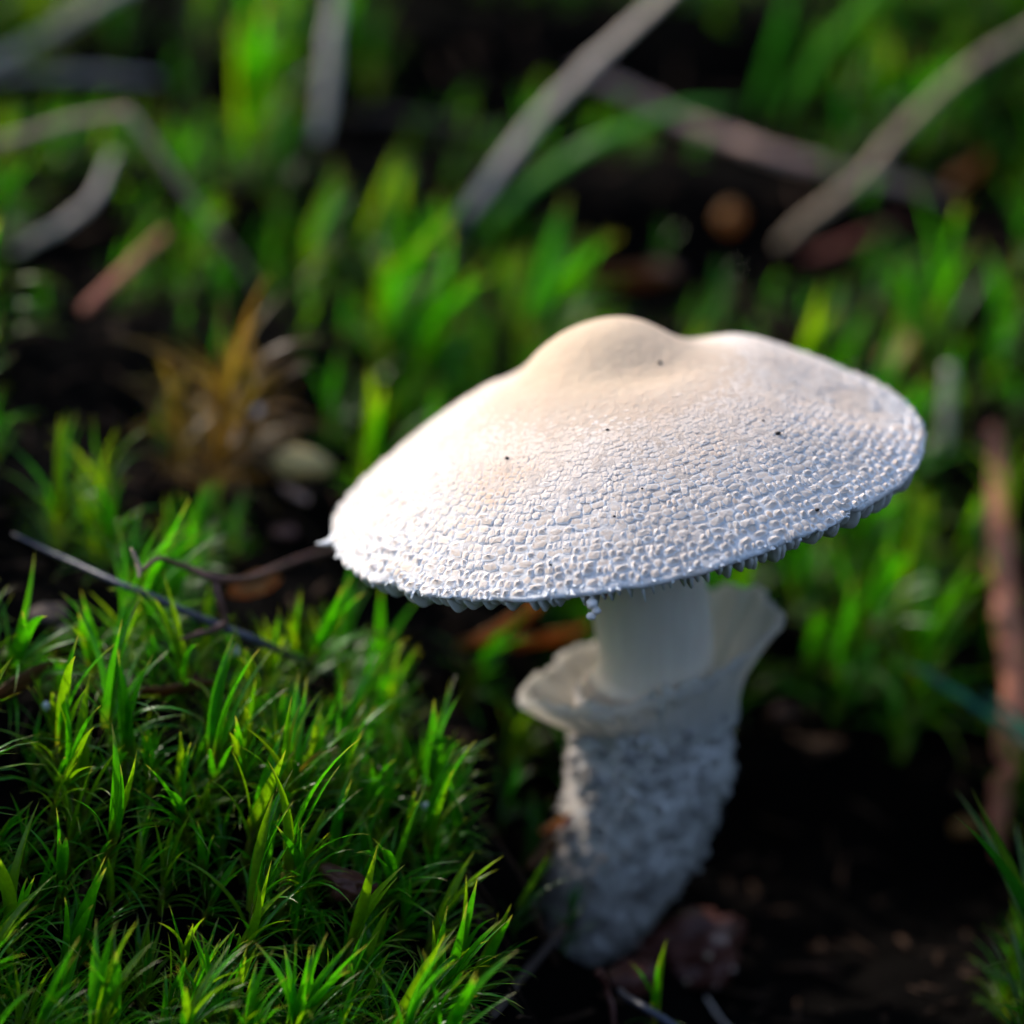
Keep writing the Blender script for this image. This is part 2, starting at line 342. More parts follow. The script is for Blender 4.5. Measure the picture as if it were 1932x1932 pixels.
for i in range(NG):
    a = (i + .3 * random.uniform(-1, 1)) / NG * 2 * math.pi; s = float(rimR(np.array([a if a < math.pi else a - 2 * math.pi]))[0])
    add('gill', GILL[i % 5 if i % 7 else 3], cap, Matrix.Rotation(a, 4, 'Z') @ Matrix.Diagonal((s, 1, random.uniform(.8, 1.15), 1)))

# warts: little cracked pyramids of skin in broken rows; the largest are pieces of their own
def wart_mesh(seed):
    q = np.random.default_rng(seed); n = 8; a = (np.arange(n) + q.uniform(-.25, .25, n)) / n * 2 * np.pi
    sq = 1 / np.maximum(np.abs(np.cos(a)), np.abs(np.sin(a))); rad = .6 * (.45 + .55 * sq) * q.uniform(.80, 1.04, n)
    ax, ay = q.uniform(-.14, .14), q.uniform(-.26, .1)
    V = [];
    sharp = q.uniform(.4, 1) if seed % 2 else 0.0
    for k, (f, z) in enumerate(((1.0, -.3), (.93, .3 - .1 * sharp), (.76 - .2 * sharp, .62 - .05 * sharp), (.40 - .18 * sharp, .80 + .25 * sharp))):
        jit = q.uniform(.86, 1.12, n); sh = (0, .15, .6, .9)[k]
        V += [(np.cos(a[i]) * rad[i] * f * jit[i] + ax * sh, np.sin(a[i]) * rad[i] * f * jit[i] + ay * sh, z * q.uniform(.85, 1.15)) for i in range(n)]
    V.append((ax, ay, 1.0 + .7 * sharp)); V = np.array(V); tip = np.repeat([0, .15, .7, .9, 1.0], [n, n, n, n, 1])
    j = np.arange(n); fan = np.stack([3 * n + j, 3 * n + (j + 1) % n, np.full(n, 4 * n)], -1)
    return V, [gridfaces(4, n, True), fan], tip
WART = [wart_mesh(100 + k) for k in range(14)]
WART_ME = [mesh('wart', v, f, 'cap_wart', {'tip': t, 'radius': np.ones(len(t))}, False) for v, f, t in WART]
wl = []
r = .988
while r > .36:
    s = .028 + .040 * float(sstep(.40, .95, r)); th_ = random.uniform(0, .1)
    while th_ < 2 * math.pi:
        c_ = r * (1 + random.uniform(-.006, .006)); wid = s * random.choice((.5, .65, .8, .9, 1, 1.15, 1.4, 1.8)); c_ += random.uniform(-.004, .004); dth = wid / (r * R0)
        tc = th_ + dth / 2; u, v = c_ * math.cos(tc), c_ * math.sin(tc); th_ += dth * 1.06
        wob = .018 * float(vnoise(np.array([u * 4]), np.array([v * 4]), 70)[0]); u *= 1 + wob; v *= 1 + wob
        if random.random() > float(sstep(.36, .56, r)) * (1 - .88 * math.exp(-(((u - .76) / .2) ** 2 + ((v + .03) / .20) ** 2) ** 2)): continue
        wl.append((u, v, wid, s * random.uniform(.86, 1.02), s * random.uniform(.07, .25) * (1 + .5 * float(sstep(.86, .97, r))) * (.35 + .65 * float(sstep(.45, .9, r)))))
    r -= s * .86 / R0
W = np.array(wl); e = 1e-3
u, v = W[:, 0], W[:, 1]; hz = cap_h(u, v)
gu = (cap_h(u + e, v) - cap_h(u - e, v)) / (2 * e); gv = (cap_h(u, v + e) - cap_h(u, v - e)) / (2 * e)
Nn = np.stack([-gu, -gv, np.ones_like(gu)], -1); Nn /= np.linalg.norm(Nn, axis=1)[:, None]
Er = np.stack([u, v, 0 * u], -1); Er -= (Er * Nn).sum(1)[:, None] * Nn; Er /= np.linalg.norm(Er, axis=1)[:, None]
Et = np.cross(Nn, Er); Pp = np.stack([u, v, hz], -1) * R0
score = W[:, 2] * W[:, 3] * np.clip(-v + .25, 0.02, 1) * np.clip(1.15 - np.abs(u - .12), .1, 1)
order = np.argsort(-score); big = order[:290]; rest = order[290:]
def wvar(i):
    k = random.randrange(7) * 2; return k + 1 if random.random() < .1 + .7 * float(sstep(.80, .97, math.hypot(W[i, 0], W[i, 1]))) else k
for i in big:
    sp_ = random.uniform(-.25, .25); c_, s_ = math.cos(sp_), math.sin(sp_)
    add('wart', WART_ME[wvar(i)], cap, mat4((c_ * Et[i] + s_ * Er[i]) * W[i, 2], (c_ * Er[i] - s_ * Et[i]) * W[i, 3], Nn[i] * W[i, 4], Pp[i]))
VV, F4, F3, TT, RR_, off = [], [], [], [], [], 0
for i in rest:
    v_, f_, t_ = WART[wvar(i)]
    VV.append(v_[:, :1] * Et[i] * W[i, 2] + v_[:, 1:2] * Er[i] * W[i, 3] + v_[:, 2:] * Nn[i] * W[i, 4] + Pp[i]); F4.append(f_[0] + off); F3.append(f_[1] + off); TT.append(t_); RR_.append(np.full(len(t_), math.hypot(W[i, 0], W[i, 1]))); off += len(v_)
tag(add('small_warts', mesh('small_warts', np.vstack(VV), [np.vstack(F4), np.vstack(F3)], 'cap_wart', {'tip': np.concatenate(TT), 'radius': np.concatenate(RR_)}, False), cap), kind='stuff')

# torn skin along the margin
fv, ff, off = [], [], 0
for k in range(1000):
    a = random.gauss(math.radians(205), .75) if k < 660 else random.uniform(0, 2 * math.pi)
    ln = random.uniform(.02, .06) * (.6 if k >= 660 else 1) * (1.35 if random.random() < .12 else 1); wd = random.uniform(.008, .024); kr = R0 * (random.uniform(.975, 1.0) if k < 300 or k >= 660 else random.uniform(.70, .98))
    e_r = np.array([math.cos(a), math.sin(a), 0]); e_t = np.array([-math.sin(a), math.cos(a), 0]); p0 = e_r * kr + np.array([0, 0, cap_h(math.cos(a) * kr / R0, math.sin(a) * kr / R0) * R0 - .01])
    d = unit(e_r * random.uniform(.4, 1) + e_t * random.uniform(-.5, .5) + np.array([0, 0, random.uniform(-.9, .25) if kr > .97 * R0 else random.uniform(-.65, -.2)]))
    s_ = unit(np.cross(d, [0, 0, 1])); q_ = np.cross(s_, d)
    fv += [p0 - s_ * wd, p0 + s_ * wd, p0 + q_ * wd, p0 + d * ln * .6 + s_ * wd * .5 + q_ * .004, p0 + d * ln * .6 - s_ * wd * .6, p0 + d * ln]
    ff += [(off, off + 1, off + 3), (off, off + 3, off + 4), (off + 1, off + 2, off + 3), (off + 2, off, off + 4), (off + 2, off + 4, off + 3), (off + 4, off + 3, off + 5)]; off += 6
tag(add('margin_fringe', mesh('margin_fringe', np.array(fv), [np.array(ff)], 'cap_wart', {'tip': np.zeros(len(fv)), 'radius': np.ones(len(fv))}, False), cap), kind='stuff')
def capxy(px, py):
    """Local cap point seen at this place of the view (on the visible top)."""
    d = Fv + (px - 966) / 1932 * K * Rv - (py - 966) / 1932 * K * Uv
    for t in np.arange(28.5, 34, .005):
        q = CAM + t * d - CC; a, b, c = q @ EU / R0, q @ EV / R0, q @ EN / R0
        if a * a + b * b < 1.0 and c <= cap_h(np.array([a]), np.array([b]))[0]: return np.array([a, b, c]) * R0
    return None
def rimpt(deg, dr=0, dz=0):
    a = math.radians(deg); return np.array([math.cos(a) * (R0 + dr), math.sin(a) * (R0 + dr), dz])
Vt, Ft = tube(spline([rimpt(181, -.05, .0), rimpt(182, .04, -.02), rimpt(182, .13, -.01)], 8), np.array([.05, .05, .045, .04, .038, .03, .02, .006]), 8, .4, .6)
add('torn_flap', mesh('torn_flap', Vt, Ft, 'cap_wart', {'tip': np.zeros(len(Vt)), 'radius': np.ones(len(Vt))}), cap)
Vn, Fn = ICO[2]
for (dg, dz, s_, off_) in ((258, -.10, .042, .0), (258.6, -.15, .034, .01), (257.6, -.185, .036, .015)):
    q = Vn * s_ * (1 + .35 * noise3(Vn, 2.4, int(s_ * 1e3)))[:, None] * (1, 1, .85)
    add('veil_crumb', mesh('veil_crumb', q + rimpt(dg, -.0 + off_, dz), [Fn], 'cap_wart', {'tip': np.full(len(q), .6), 'radius': np.ones(len(q))}), cap)

# stem: smooth above the ring, woolly and thicker below it
AX = spline([CC + EN * .42, (.36, .05, 3.0), (.41, .05, 2.5), (.40, .05, 2.1), (.375, .055, 1.6), (.215, .03, .95), (-.06, .0, .3), (-.30, 0, -.25), (-.45, 0, -.7)], 90)
AR = np.interp(np.linspace(0, 8, 90), [0, 1, 1.8, 2.15, 2.6, 3, 4, 5, 6, 7, 8], [.50, .445, .43, .435, .55, .59, .60, .52, .38, .28, .22])
ns = 64; a = np.linspace(0, 2 * np.pi, ns, endpoint=False); T = np.gradient(AX, axis=0); T /= np.linalg.norm(T, axis=1)[:, None]
Vs = []
for i in range(90):
    ex = unit(np.array([1, 0, 0]) - T[i] * T[i][0]); ey = np.cross(ex, T[i]); low = float(sstep(.28, .36, i / 89))
    hgt = AX[i][2]
    r_ = AR[i] * (1 + .02 * vnoise(np.cos(a) * 1.5, np.sin(a) * 1.5 + hgt, 80)) + low * (.03 * fbm(a * 3.2 + 2 * np.cos(a), hgt * 7 + 0 * a, 3, 81) + .034 * vnoise(a * 13, hgt * 22 + 0 * a, 83)) * np.where(np.abs(a - np.pi * 2) < 9, 1, 1)
    Vs.append(AX[i] + np.cos(a)[:, None] * r_[:, None] * ex + np.sin(a)[:, None] * r_[:, None] * ey)
cut = 30
org = np.array([0, 0, -.2])
stem = add('stem', mesh('stem', np.vstack(Vs[:cut + 1]) - org, [gridfaces(cut + 1, ns, True)], 'stem_flesh'), root)
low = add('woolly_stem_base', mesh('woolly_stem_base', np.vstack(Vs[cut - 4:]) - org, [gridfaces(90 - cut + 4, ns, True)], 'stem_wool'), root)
def flock(seed):
    q = Vn * np.array([1, .75, .55]); return mesh('wool_tuft', q * (1 + .5 * noise3(Vn, 1.7, seed))[:, None], [Fn], 'stem_wool')
TUFT = [flock(k) for k in range(6)]
for k in range(295):
    i = random.randint(cut, 82); b = random.uniform(0, 2 * math.pi) if k % 3 else random.uniform(3.3, 6.2)
    j = int(b / (2 * math.pi) * ns) % ns; p0 = Vs[i][j]; n_ = unit(p0 - AX[i]); t_ = unit(np.cross(T[i], n_)); s_ = random.uniform(.032, .075)
    d_ = unit(t_ + T[i] * random.uniform(-.5, .5)); e_ = np.cross(n_, d_)
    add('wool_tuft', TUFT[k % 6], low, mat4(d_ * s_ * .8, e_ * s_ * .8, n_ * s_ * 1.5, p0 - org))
# ring: a torn collar that flares out and up from the woolly base
RC = np.array([.40, .05, 2.40]); tn = 160; ta = np.linspace(0, 2 * np.pi, tn, endpoint=False)
def circ(vals): # degrees -> value, periodic cosine blend
    d = np.array([v_[0] for v_ in vals] + [vals[0][0] + 360]); y = np.array([v_[1] for v_ in vals] + [vals[0][1]]); t_ = np.degrees(ta) % 360; t_ = np.where(t_ < d[0], t_ + 360, t_)
    i = np.clip(np.searchsorted(d, t_, 'right') - 1, 0, len(d) - 2); f = sstep(0, 1, (t_ - d[i]) / (d[i + 1] - d[i])); return y[i] + (y[i + 1] - y[i]) * f
Rf = circ([(0, 1.0), (25, 1.0), (60, .86), (100, .74), (150, .86), (178, 1.02), (215, .80), (255, .64), (300, .60), (335, .70)]) * (1 + .035 * vnoise(ta * 7, ta * 0, 90) + .035 * vnoise(ta * 19, ta * 0, 91) + .02 * vnoise(ta * 45, ta * 0, 95))
Zf = circ([(0, .20), (25, .30), (60, .26), (100, .05), (150, .03), (178, .0), (215, -.05), (255, -.06), (300, .0), (335, .06)]) + .025 * vnoise(ta * 9, ta * 0 + 4, 92)
prof = [(.0, .0), (.25, .22), (.5, .45), (.75, .70), (.92, .88), (1.0, .96)]
ringrows = []; r_in, z_in = .57, -.42
for fr_, fz in prof:
    wob = 1 + .03 * fbm(ta * 5, ta * 0 + fr_ * 5, 2, 93); ringrows.append(((r_in + (Rf - r_in) * fr_ ** (1.9 - .75 * np.exp(-((np.degrees(ta) - 185) / 45) ** 2))) * wob, z_in + (Zf - z_in) * fz))
for dr, dz in ((.012, .01), (.016, .025), (.008, .042), (-.010, .042), (-.026, .02)):
    k_ = (1 + .5 * vnoise(ta * 14, ta * 0 + dz * 40, 94)) * (1 + 2.2 * np.exp(-((np.degrees(ta) - 262) / 55) ** 2)); ringrows.append((Rf + dr * k_, Zf + dz * k_))
for fr_, fz in ((.8, .78), (.5, .5), (.25, .25), (.0, .0)):
    ringrows.append((.425 + (Rf - .03 - .425) * fr_, -.36 + (Zf + .02 + .36) * fz))
Vr = np.vstack([RC + np.outer(np.cos(ta) * r_, EU) + np.outer(np.sin(ta) * r_, EV) + np.outer(z_, EN) for r_, z_ in ringrows])
add('ring', mesh('ring', Vr - org, [gridfaces(len(ringrows), tn, True)], 'ring_veil'), root)

wv, wf, woff = [], [], 0
def flake(p0, d, ln, wd):
    global woff
    s_ = unit(np.cross(d, [.3, .2, .93])); q_ = np.cross(s_, d)
    wv.extend([p0 - s_ * wd, p0 + s_ * wd, p0 + q_ * wd, p0 + d * ln * .6 + s_ * wd * .7 + q_ * .006, p0 + d * ln * .6 - s_ * wd * .7, p0 + d * ln])
    wf.extend([(woff, woff + 1, woff + 3), (woff, woff + 3, woff + 4), (woff + 1, woff + 2, woff + 3), (woff + 2, woff, woff + 4), (woff + 2, woff + 4, woff + 3), (woff + 4, woff + 3, woff + 5)]); woff += 6
for k in range(3400):
    i = random.randint(cut, 84); j = random.randrange(ns); p0 = Vs[i][j]; n_ = unit(p0 - AX[i]); t_ = np.cross(T[i], n_)
    flake(p0 - n_ * .01, unit(n_ * random.uniform(.5, 1) - T[i] * random.uniform(-.5, .9) + t_ * random.uniform(-.7, .7)), random.uniform(.03, .085), random.uniform(.010, .026))
for k in range(420):
    j = random.randrange(tn); p0 = RC + math.cos(ta[j]) * Rf[j] * EU + math.sin(ta[j]) * Rf[j] * EV + (Zf[j] + .02) * EN; e_r = math.cos(ta[j]) * EU + math.sin(ta[j]) * EV
    flake(p0, unit(e_r * random.uniform(.3, 1) + EN * random.uniform(-.8, .6) + (-math.sin(ta[j]) * EU + math.cos(ta[j]) * EV) * random.uniform(-.8, .8)), random.uniform(.02, .06), random.uniform(.008, .02))
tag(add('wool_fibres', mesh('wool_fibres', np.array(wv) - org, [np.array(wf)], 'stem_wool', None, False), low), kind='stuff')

# grit on the cap
for k, (px, py) in enumerate(((957, 866), (1468, 820), (1543, 969), (1146, 812), (1213, 928), (1160, 980), (1440, 795), (1245, 686), (1500, 724), (1040, 1072), (1352, 975), (1380, 1010))):
    q = capxy(px, py)
    if q is None: continue
    s_ = (.016, .022, .018, .012, .010, .010, .012, .016, .012, .011, .008, .008)[k]
    qw = CC + q[0] * EU + q[1] * EV + q[2] * EN + EN * (s_ * .5 + (.02 if k in (2, 4, 5, 9, 10, 11) else 0))
    Vg = ICO[1][0] * s_ * (1 + .4 * noise3(ICO[1][0], 3, k))[:, None] * (1.1, .9, .8)
    o = add('grit_speck', mesh('grit_speck', Vg, [ICO[1][1]], 'black_grit')); o.location = Vector(qw * S); tag(o, 'tiny black grit speck lying on the white mushroom cap', 'grit', 'grit specks on the cap')

# ------------------------------------------------------------------ moss leaves and shoots
def leaf_verts(segs, curl, w0, fold, seed, twist=0.0):
    q = np.random.default_rng(seed); t = np.linspace(0, 1, segs + 1) ** .9
    th_ = curl * t ** 1.3; x = np.concatenate([[0], np.cumsum(np.sin(.5 * (th_[1:] + th_[:-1])) * np.diff(t))]); z = np.concatenate([[0], np.cumsum(np.cos(.5 * (th_[1:] + th_[:-1])) * np.diff(t))])
    wd = w0 * (.62 + 1.5 * t) * (1 - t) ** 1.15 * (1 + .08 * q.uniform(-1, 1, segs + 1)) + .004 * (1 - t); wd[-1] = 0
    y = .02 * np.sin(t * 3 + seed) ; fx = np.cos(th_); fz = -np.sin(th_)
    V = []
    for i in range(segs):
        tw = twist * t[i]
        for sd_ in (-1, 0, 1):
            n_ = -fold * abs(sd_) * wd[i] + sd_ * wd[i] * math.sin(tw)
            V.append((x[i] + fx[i] * n_, y[i] + sd_ * wd[i] * math.cos(tw), z[i] + fz[i] * n_))
    V.append((x[-1], y[-1], z[-1])); V = np.array(V); al = np.append(np.repeat(t[:-1], 3), 1.0)
    F4 = gridfaces(segs, 3); l_ = (segs - 1) * 3; k_ = len(V) - 1
    return V, F4, np.array([[l_, l_ + 1, k_], [l_ + 1, l_ + 2, k_]]), al
SPEC = [(.15, .078, .8), (.45, .075, .7), (.75, .062, .6), (.3, .05, .5), (.7, .038, .5), (1.0, .032, .45), (1.4, .028, .4), (.9, .026, .35), (.45, .03, .4), (1.8, .024, .35)]
NEAR = [leaf_verts(8, c, w_, f, 200 + k, (k % 3 - 1) * .5) for k, (c, w_, f) in enumerate(SPEC)]
FAR = [leaf_verts(4, c, w_ * 1.15, f, 220 + k, (k % 3 - 1) * .4) for k, (c, w_, f) in enumerate(SPEC)]
TINTS = (.25, .5, .85)
def leaf_meshes(mat):
    return [[mesh('leaf', v_, [f4, f3], mat, {'along': al, 'tint': np.full(len(v_), tn_)}) for tn_ in TINTS] for v_, f4, f3, al in NEAR]
def rotz(a): c_, s_ = math.cos(a), math.sin(a); return np.array([[c_, -s_, 0], [s_, c_, 0], [0, 0, 1.]])
def roty(a): c_, s_ = math.cos(a), math.sin(a); return np.array([[c_, 0, s_], [0, 1, 0], [-s_, 0, c_]])
def shoot(size, nleaf, sweep=0.35, spread=1.0, kinds=(4, 10)):
    """Leaves of one shoot: (leaf kind, tint index, 3x3, offset) in cm about the shoot's foot."""
    out = []; hs = size * .42; face = random.gauss(.1, .9)
    lean = rotz(face) @ roty(sweep * random.uniform(.1, 1.2)); bias = random.choices((0, 1, 2), (.3, .42, .28))[0]
    for i in range(nleaf):
        f = i / max(1, nleaf - 1); az = random.gauss(0, .75) if random.random() < (.62 if kinds[0] == 4 else 0) else random.uniform(-3.14, 3.14)
        if i < 3 and kinds[0] == 4: kind = random.randrange(4); tilt = random.uniform(.0, .16); ln = size * random.uniform(.7, .95); z0 = hs
        else: kind = random.randrange(*kinds); tilt = (.10 + .95 * f * random.uniform(.45, 1.1)) * spread; ln = size * (.78 - .26 * f) * random.uniform(.75, 1.2); z0 = hs * (1.05 - .85 * f)
        M3 = lean @ rotz(az) @ roty(tilt) * ln
        out.append((kind, bias if random.random() < .6 else random.randrange(3), M3, lean @ np.array([0, 0, z0]) + lean @ rotz(az) @ np.array([.015 * size, 0, 0])))
    return out, lean, hs
def stem_mesh(lean, hs, size, mat):
    Vt, Ft = tube(np.array([[0, 0, -.12], lean @ np.array([0, 0, hs * .5]), lean @ np.array([0, 0, hs * 1.15])]), np.array([.03, .035, .012]) * size * 1.1, 5)
    return Vt, Ft
LEAFME = {m_: leaf_meshes(m_) for m_ in ('moss_leaf', 'moss_leaf_dark', 'withered_leaf')}
def plant(name, pos, size, nleaf, mat, label, cat, group=None, sweep=.35, spread=1.0, tints=None, kinds=(4, 10)):
    """A shoot whose leaves are parts of their own."""
    o = thing(name, pos, label, cat, group); lv, lean, hs = shoot(size, nleaf, sweep, spread, kinds)
    Vt, Ft = stem_mesh(lean, hs, size, mat); add('stem', mesh('stem', Vt, Ft, mat, {'along': np.full(len(Vt), .02), 'tint': np.full(len(Vt), .5)}), o)
    for kind, ti, M3, of in lv:
        ti = ti if tints is None else random.choice(tints); add('leaf', LEAFME[mat][kind][ti], o, mat4(M3[:, 0], M3[:, 1], M3[:, 2], of))
    return o
class Heap:
    """Collects leaves (and stems) of many shoots into one mesh."""
    def __init__(s): s.V, s.Q, s.T, s.A, s.C, s.n = [], [], [], [], [], 0
    def put(s, v, q, t, al, tint):
        s.V.append(v); s.Q.append(q + s.n); s.T.append(t + s.n); s.A.append(al); s.C.append(np.full(len(v), tint)); s.n += len(v)
    def shoot(s, pos, lv, lod, shift=0.0):
        for kind, ti, M3, of in lv:
            v, q, t, al = lod[kind]; s.put(v @ M3.T + of + pos, q, t, al, min(1, max(0, TINTS[ti] + random.uniform(-.18, .18) + shift)))
    def mesh(s, name, mat):
        return mesh(name, np.vstack(s.V), [np.vstack(s.Q), np.vstack(s.T)], mat, {'along': np.concatenate(s.A), 'tint': np.concatenate(s.C)})

# ------------------------------------------------------------------ twigs, stalks, blades
SEEN = []
def stick(name, label, cat, pts, radii, mat, n=40, sides=10, rough=.16, flat=1.0, group=None, seed=0, flatdir=None, jit=0.012):
    radii = [.62 * q for q in radii]
    P_ = np.array([at(a_, b_, c_) for a_, b_, c_ in pts]); path = spline(P_, n)
    if jit: path += jit * np.stack([vnoise(np.arange(n) * .35, np.zeros(n) + k, 140 + seed + k) for k in range(3)], -1)
    r_ = np.interp(np.linspace(0, 1, n), np.linspace(0, 1, len(radii)), radii); base = path[np.argmin(path[:, 2])].copy(); SEEN.extend(np.column_stack(to_px(path)).tolist())
    Vt, Ft = tube(path - base, r_, sides, rough, flat, 8, seed, flatdir)
    t_ = np.append(np.repeat(np.linspace(0, 1, n), sides), (0, 1)); me = mesh(name, Vt, Ft, mat, {'along': t_ * .8, 'tint': np.full(len(Vt), .5)})
    o = add(name, me); o.location = Vector(base * S); tag(o, label, cat, group); return o, base
px2 = .0039
stick('slate_stalk', 'thin slate grey stalk lying across the moss mound', 'stalk', [(25, 1008, .75), (110, 1048, .8), (250, 1110, .8), (400, 1175, .75), (500, 1215, .6), (620, 1270, .2)], (.012, .030, .042, .05, .05, .04), 'slate_stalk', rough=.08, jit=.006)
o, b_ = stick('wiry_root', 'wiry red brown root with a forked tip beside the cap', 'root', [(268, 1075, 1.25), (300, 1056, 1.2), (345, 1068, 1.15), (410, 1092, 1.1), (470, 1092, .95), (540, 1065, .75), (600, 1045, .6), (700, 1010, .3)], (.022, .028, .035, .05, .048, .045, .045, .04), 'root_brown', rough=.2, seed=3, jit=.01)
for nm, pts_, rd in (('root_fork', [(405, 1090, 1.1), (412, 1125, 1.0), (425, 1165, .85), (418, 1182, .8), (380, 1195, .8), (336, 1207, .78)], (.035, .028, .024, .026, .024, .014)), ('splinter_tip', [(262, 1090, 1.25), (262, 1070, 1.26), (250, 1040, 1.3), (246, 1034, 1.3)], (.008, .022, .012, .002))):
    P_ = spline(np.array([at(*q) for q in pts_]), 26); Vt, Ft = tube(P_ - b_, np.interp(np.linspace(0, 1, 26), np.linspace(0, 1, len(rd)), rd), 8, .25, 1, 8, 9)
    add(nm, mesh(nm, Vt, Ft, 'root_brown' if nm == 'root_fork' else 'tan_straw'), o)
stick('bent_stalk', 'mauve dry stalk bent sharply in the middle', 'stalk', [(-120, 300, .9), (0, 268, 1.1), (110, 235, 1.3), (222, 214, 1.45), (250, 222, 1.45), (310, 305, 1.15), (380, 400, .8), (450, 490, .35), (500, 560, .0)], (.055, .06, .06, .062, .06, .048, .042, .035, .025), 'mauve_twig', n=60, rough=.1)
stick('grey_stick', 'thick grey stick slanting up over the bank', 'stick', [(-140, 190, .2), (0, 112, .5), (110, 52, .7), (215, -10, .9), (330, -80, 1.1)], (.10, .105, .10, .09, .08), 'grey_stalk', rough=.1)
stick('purple_twig', 'dull purple twig lying flat beneath the grey stick', 'twig', [(-80, 150, .2), (60, 140, .25), (180, 142, .25), (300, 150, .2)], (.07, .075, .07, .05), 'grey_stalk', rough=.15, seed=4)
stick('umber_stalk', 'dark umber upright stalk beside the bright moss', 'stalk', [(378, 210, 0), (373, 130, .4), (366, 50, .8), (358, -60, 1.3)], (.05, .06, .06, .05), 'umber_twig', seed=6)
stick('pale_stalk', 'pale straw upright stalk with a blunt foot', 'stalk', [(603, 262, .15), (612, 190, .5), (624, 90, .95), (632, 0, 1.35), (640, -90, 1.8)], (.085, .10, .10, .09, .08), 'pale_straw', seed=7)
stick('shaded_twig', 'dark purple twig lying flat in the shade', 'twig', [(640, 215, .1), (760, 222, .15), (860, 238, .15), (990, 262, .1)], (.06, .08, .085, .06), 'umber_twig', seed=8)
stick('dry_straw', 'long pale straw blade rising from the moss', 'blade', [(845, 455, .0), (900, 375, .35), (990, 255, .9), (1090, 145, 1.5), (1180, 60, 2.1), (1300, -50, 2.9)], (.05, .085, .095, .09, .085, .08), 'pale_straw', rough=.05, flat=.35, flatdir=(0, -.6, .8), seed=9)
stick('dark_sheath', 'dark sheathed grass foot in front of the straw blade', 'stalk', [(840, 500, .0), (850, 455, .2), (880, 405, .5)], (.05, .075, .06), 'slate_stalk', n=20, seed=9)
stick('grass_blade', 'green grass blade arching over beside the straw blade', 'grass', [(880, 470, .0), (930, 415, .4), (1010, 345, .9), (1100, 285, 1.35), (1200, 235, 1.6), (1300, 203, 1.7), (1390, 195, 1.6)], (.05, .075, .085, .085, .075, .06, .02), 'grass_green', n=50, rough=.04, flat=.3, flatdir=(.1, -.7, .7), seed=10)
stick('grass_blade', 'upright green grass blade above the mauve log twig', 'grass', [(1470, 240, 0), (1500, 175, .4), (1560, 90, 1.0), (1640, 0, 1.7), (1720, -90, 2.4)], (.05, .09, .10, .09, .07), 'grass_green', rough=.04, flat=.3, flatdir=(.1, -.7, .7), seed=11)
stick('grass_blade', 'pale greyish green blade beside the upright green blade', 'grass', [(1425, 230, 0), (1440, 160, .4), (1465, 80, .9), (1490, -20, 1.5)], (.04, .075, .075, .06), 'grass_green', rough=.04, flat=.3, flatdir=(.1, -.7, .7), seed=12)
stick('mauve_log_twig', 'thick mauve brown twig lying along the bank', 'twig', [(1085, 130, .1), (1180, 175, .15), (1300, 232, .15), (1430, 285, .15), (1560, 320, .12), (1690, 345, .12), (1800, 380, .05)], (.07, .10, .11, .115, .10, .09, .06), 'mauve_twig', rough=.2, seed=13, jit=.02)
stick('tan_stalk', 'curved tan straw stalk arching up from the bank', 'stalk', [(1470, 465, .05), (1530, 410, .35), (1620, 340, .65), (1690, 262, 1.0), (1770, 180, 1.4), (1850, 115, 1.7), (1960, 45, 2.0), (2060, 0, 2.2)], (.06, .085, .085, .085, .085, .08, .075, .06), 'tan_straw', n=50, rough=.08, seed=14)
stick('red_twig', 'short dark red twig lying below the tan stalk', 'twig', [(1520, 485, .05), (1590, 465, .1), (1650, 440, .1), (1710, 412, .08)], (.06, .08, .075, .05), 'red_twig', rough=.2, n=24, seed=15)
stick('bark_chip', 'short rust red twig piece with blunt ends', 'twig', [(158, 585, .35), (200, 545, .4), (250, 498, .45), (308, 440, .5)], (.062, .07, .07, .06), 'red_bark', rough=.15, n=24, seed=16)
stick('curved_twig', 'curved greyish tan twig near the rust red piece', 'twig', [(25, 478, .1), (80, 445, .25), (140, 410, .35), (185, 360, .4), (215, 290, .4)], (.045, .06, .065, .06, .04), 'pale_straw', rough=.12, n=30, seed=17)
stick('white_stub', 'short whitish straw stub standing behind the cap edge', 'stub', [(1786, 845, .05), (1788, 770, .35), (1789, 690, .7)], (.06, .085, .075), 'pale_straw', n=16, rough=.1, seed=18)
o, b_ = stick('bark_strip', 'long rust red bark strip lying beside the hollow', 'bark', [(1868, 800, .45), (1886, 900, .5), (1893, 1020, .55), (1900, 1150, .6), (1913, 1280, .65), (1910, 1400, .6), (1890, 1500, .45), (1886, 1620, .15)], (.08, .15, .18, .21, .21, .20, .16, .08), 'red_bark', n=60, sides=12, rough=.25, flat=.55, seed=19, jit=.03)
stick('dark_bark_strip', 'dark purple bark strip under the rust red strip', 'bark', [(1862, 830, .02), (1858, 960, .02), (1870, 1080, .02)], (.05, .10, .06), 'umber_twig', rough=.3, flat=.6, n=24, seed=20)
stick('teal_blade', 'slender dark teal grass blade crossing the bark strip', 'grass', [(1692, 1244, 1.15), (1740, 1268, 1.2), (1800, 1305, 1.25), (1870, 1350, 1.3), (1960, 1412, 1.3), (2080, 1500, 1.1)], (.008, .035, .05, .06, .07, .07), 'grass_teal', rough=.04, flat=.35, flatdir=(.2, -.8, .5), seed=21)
stick('teal_blade', 'short pale teal blade tip laid over the slender teal blade', 'grass', [(1855, 1308, 1.42), (1880, 1326, 1.42), (1930, 1366, 1.42), (2010, 1425, 1.4)], (.02, .05, .06, .06), 'grass_teal', n=24, rough=.04, flat=.35, flatdir=(.2, -.8, .5), seed=22)
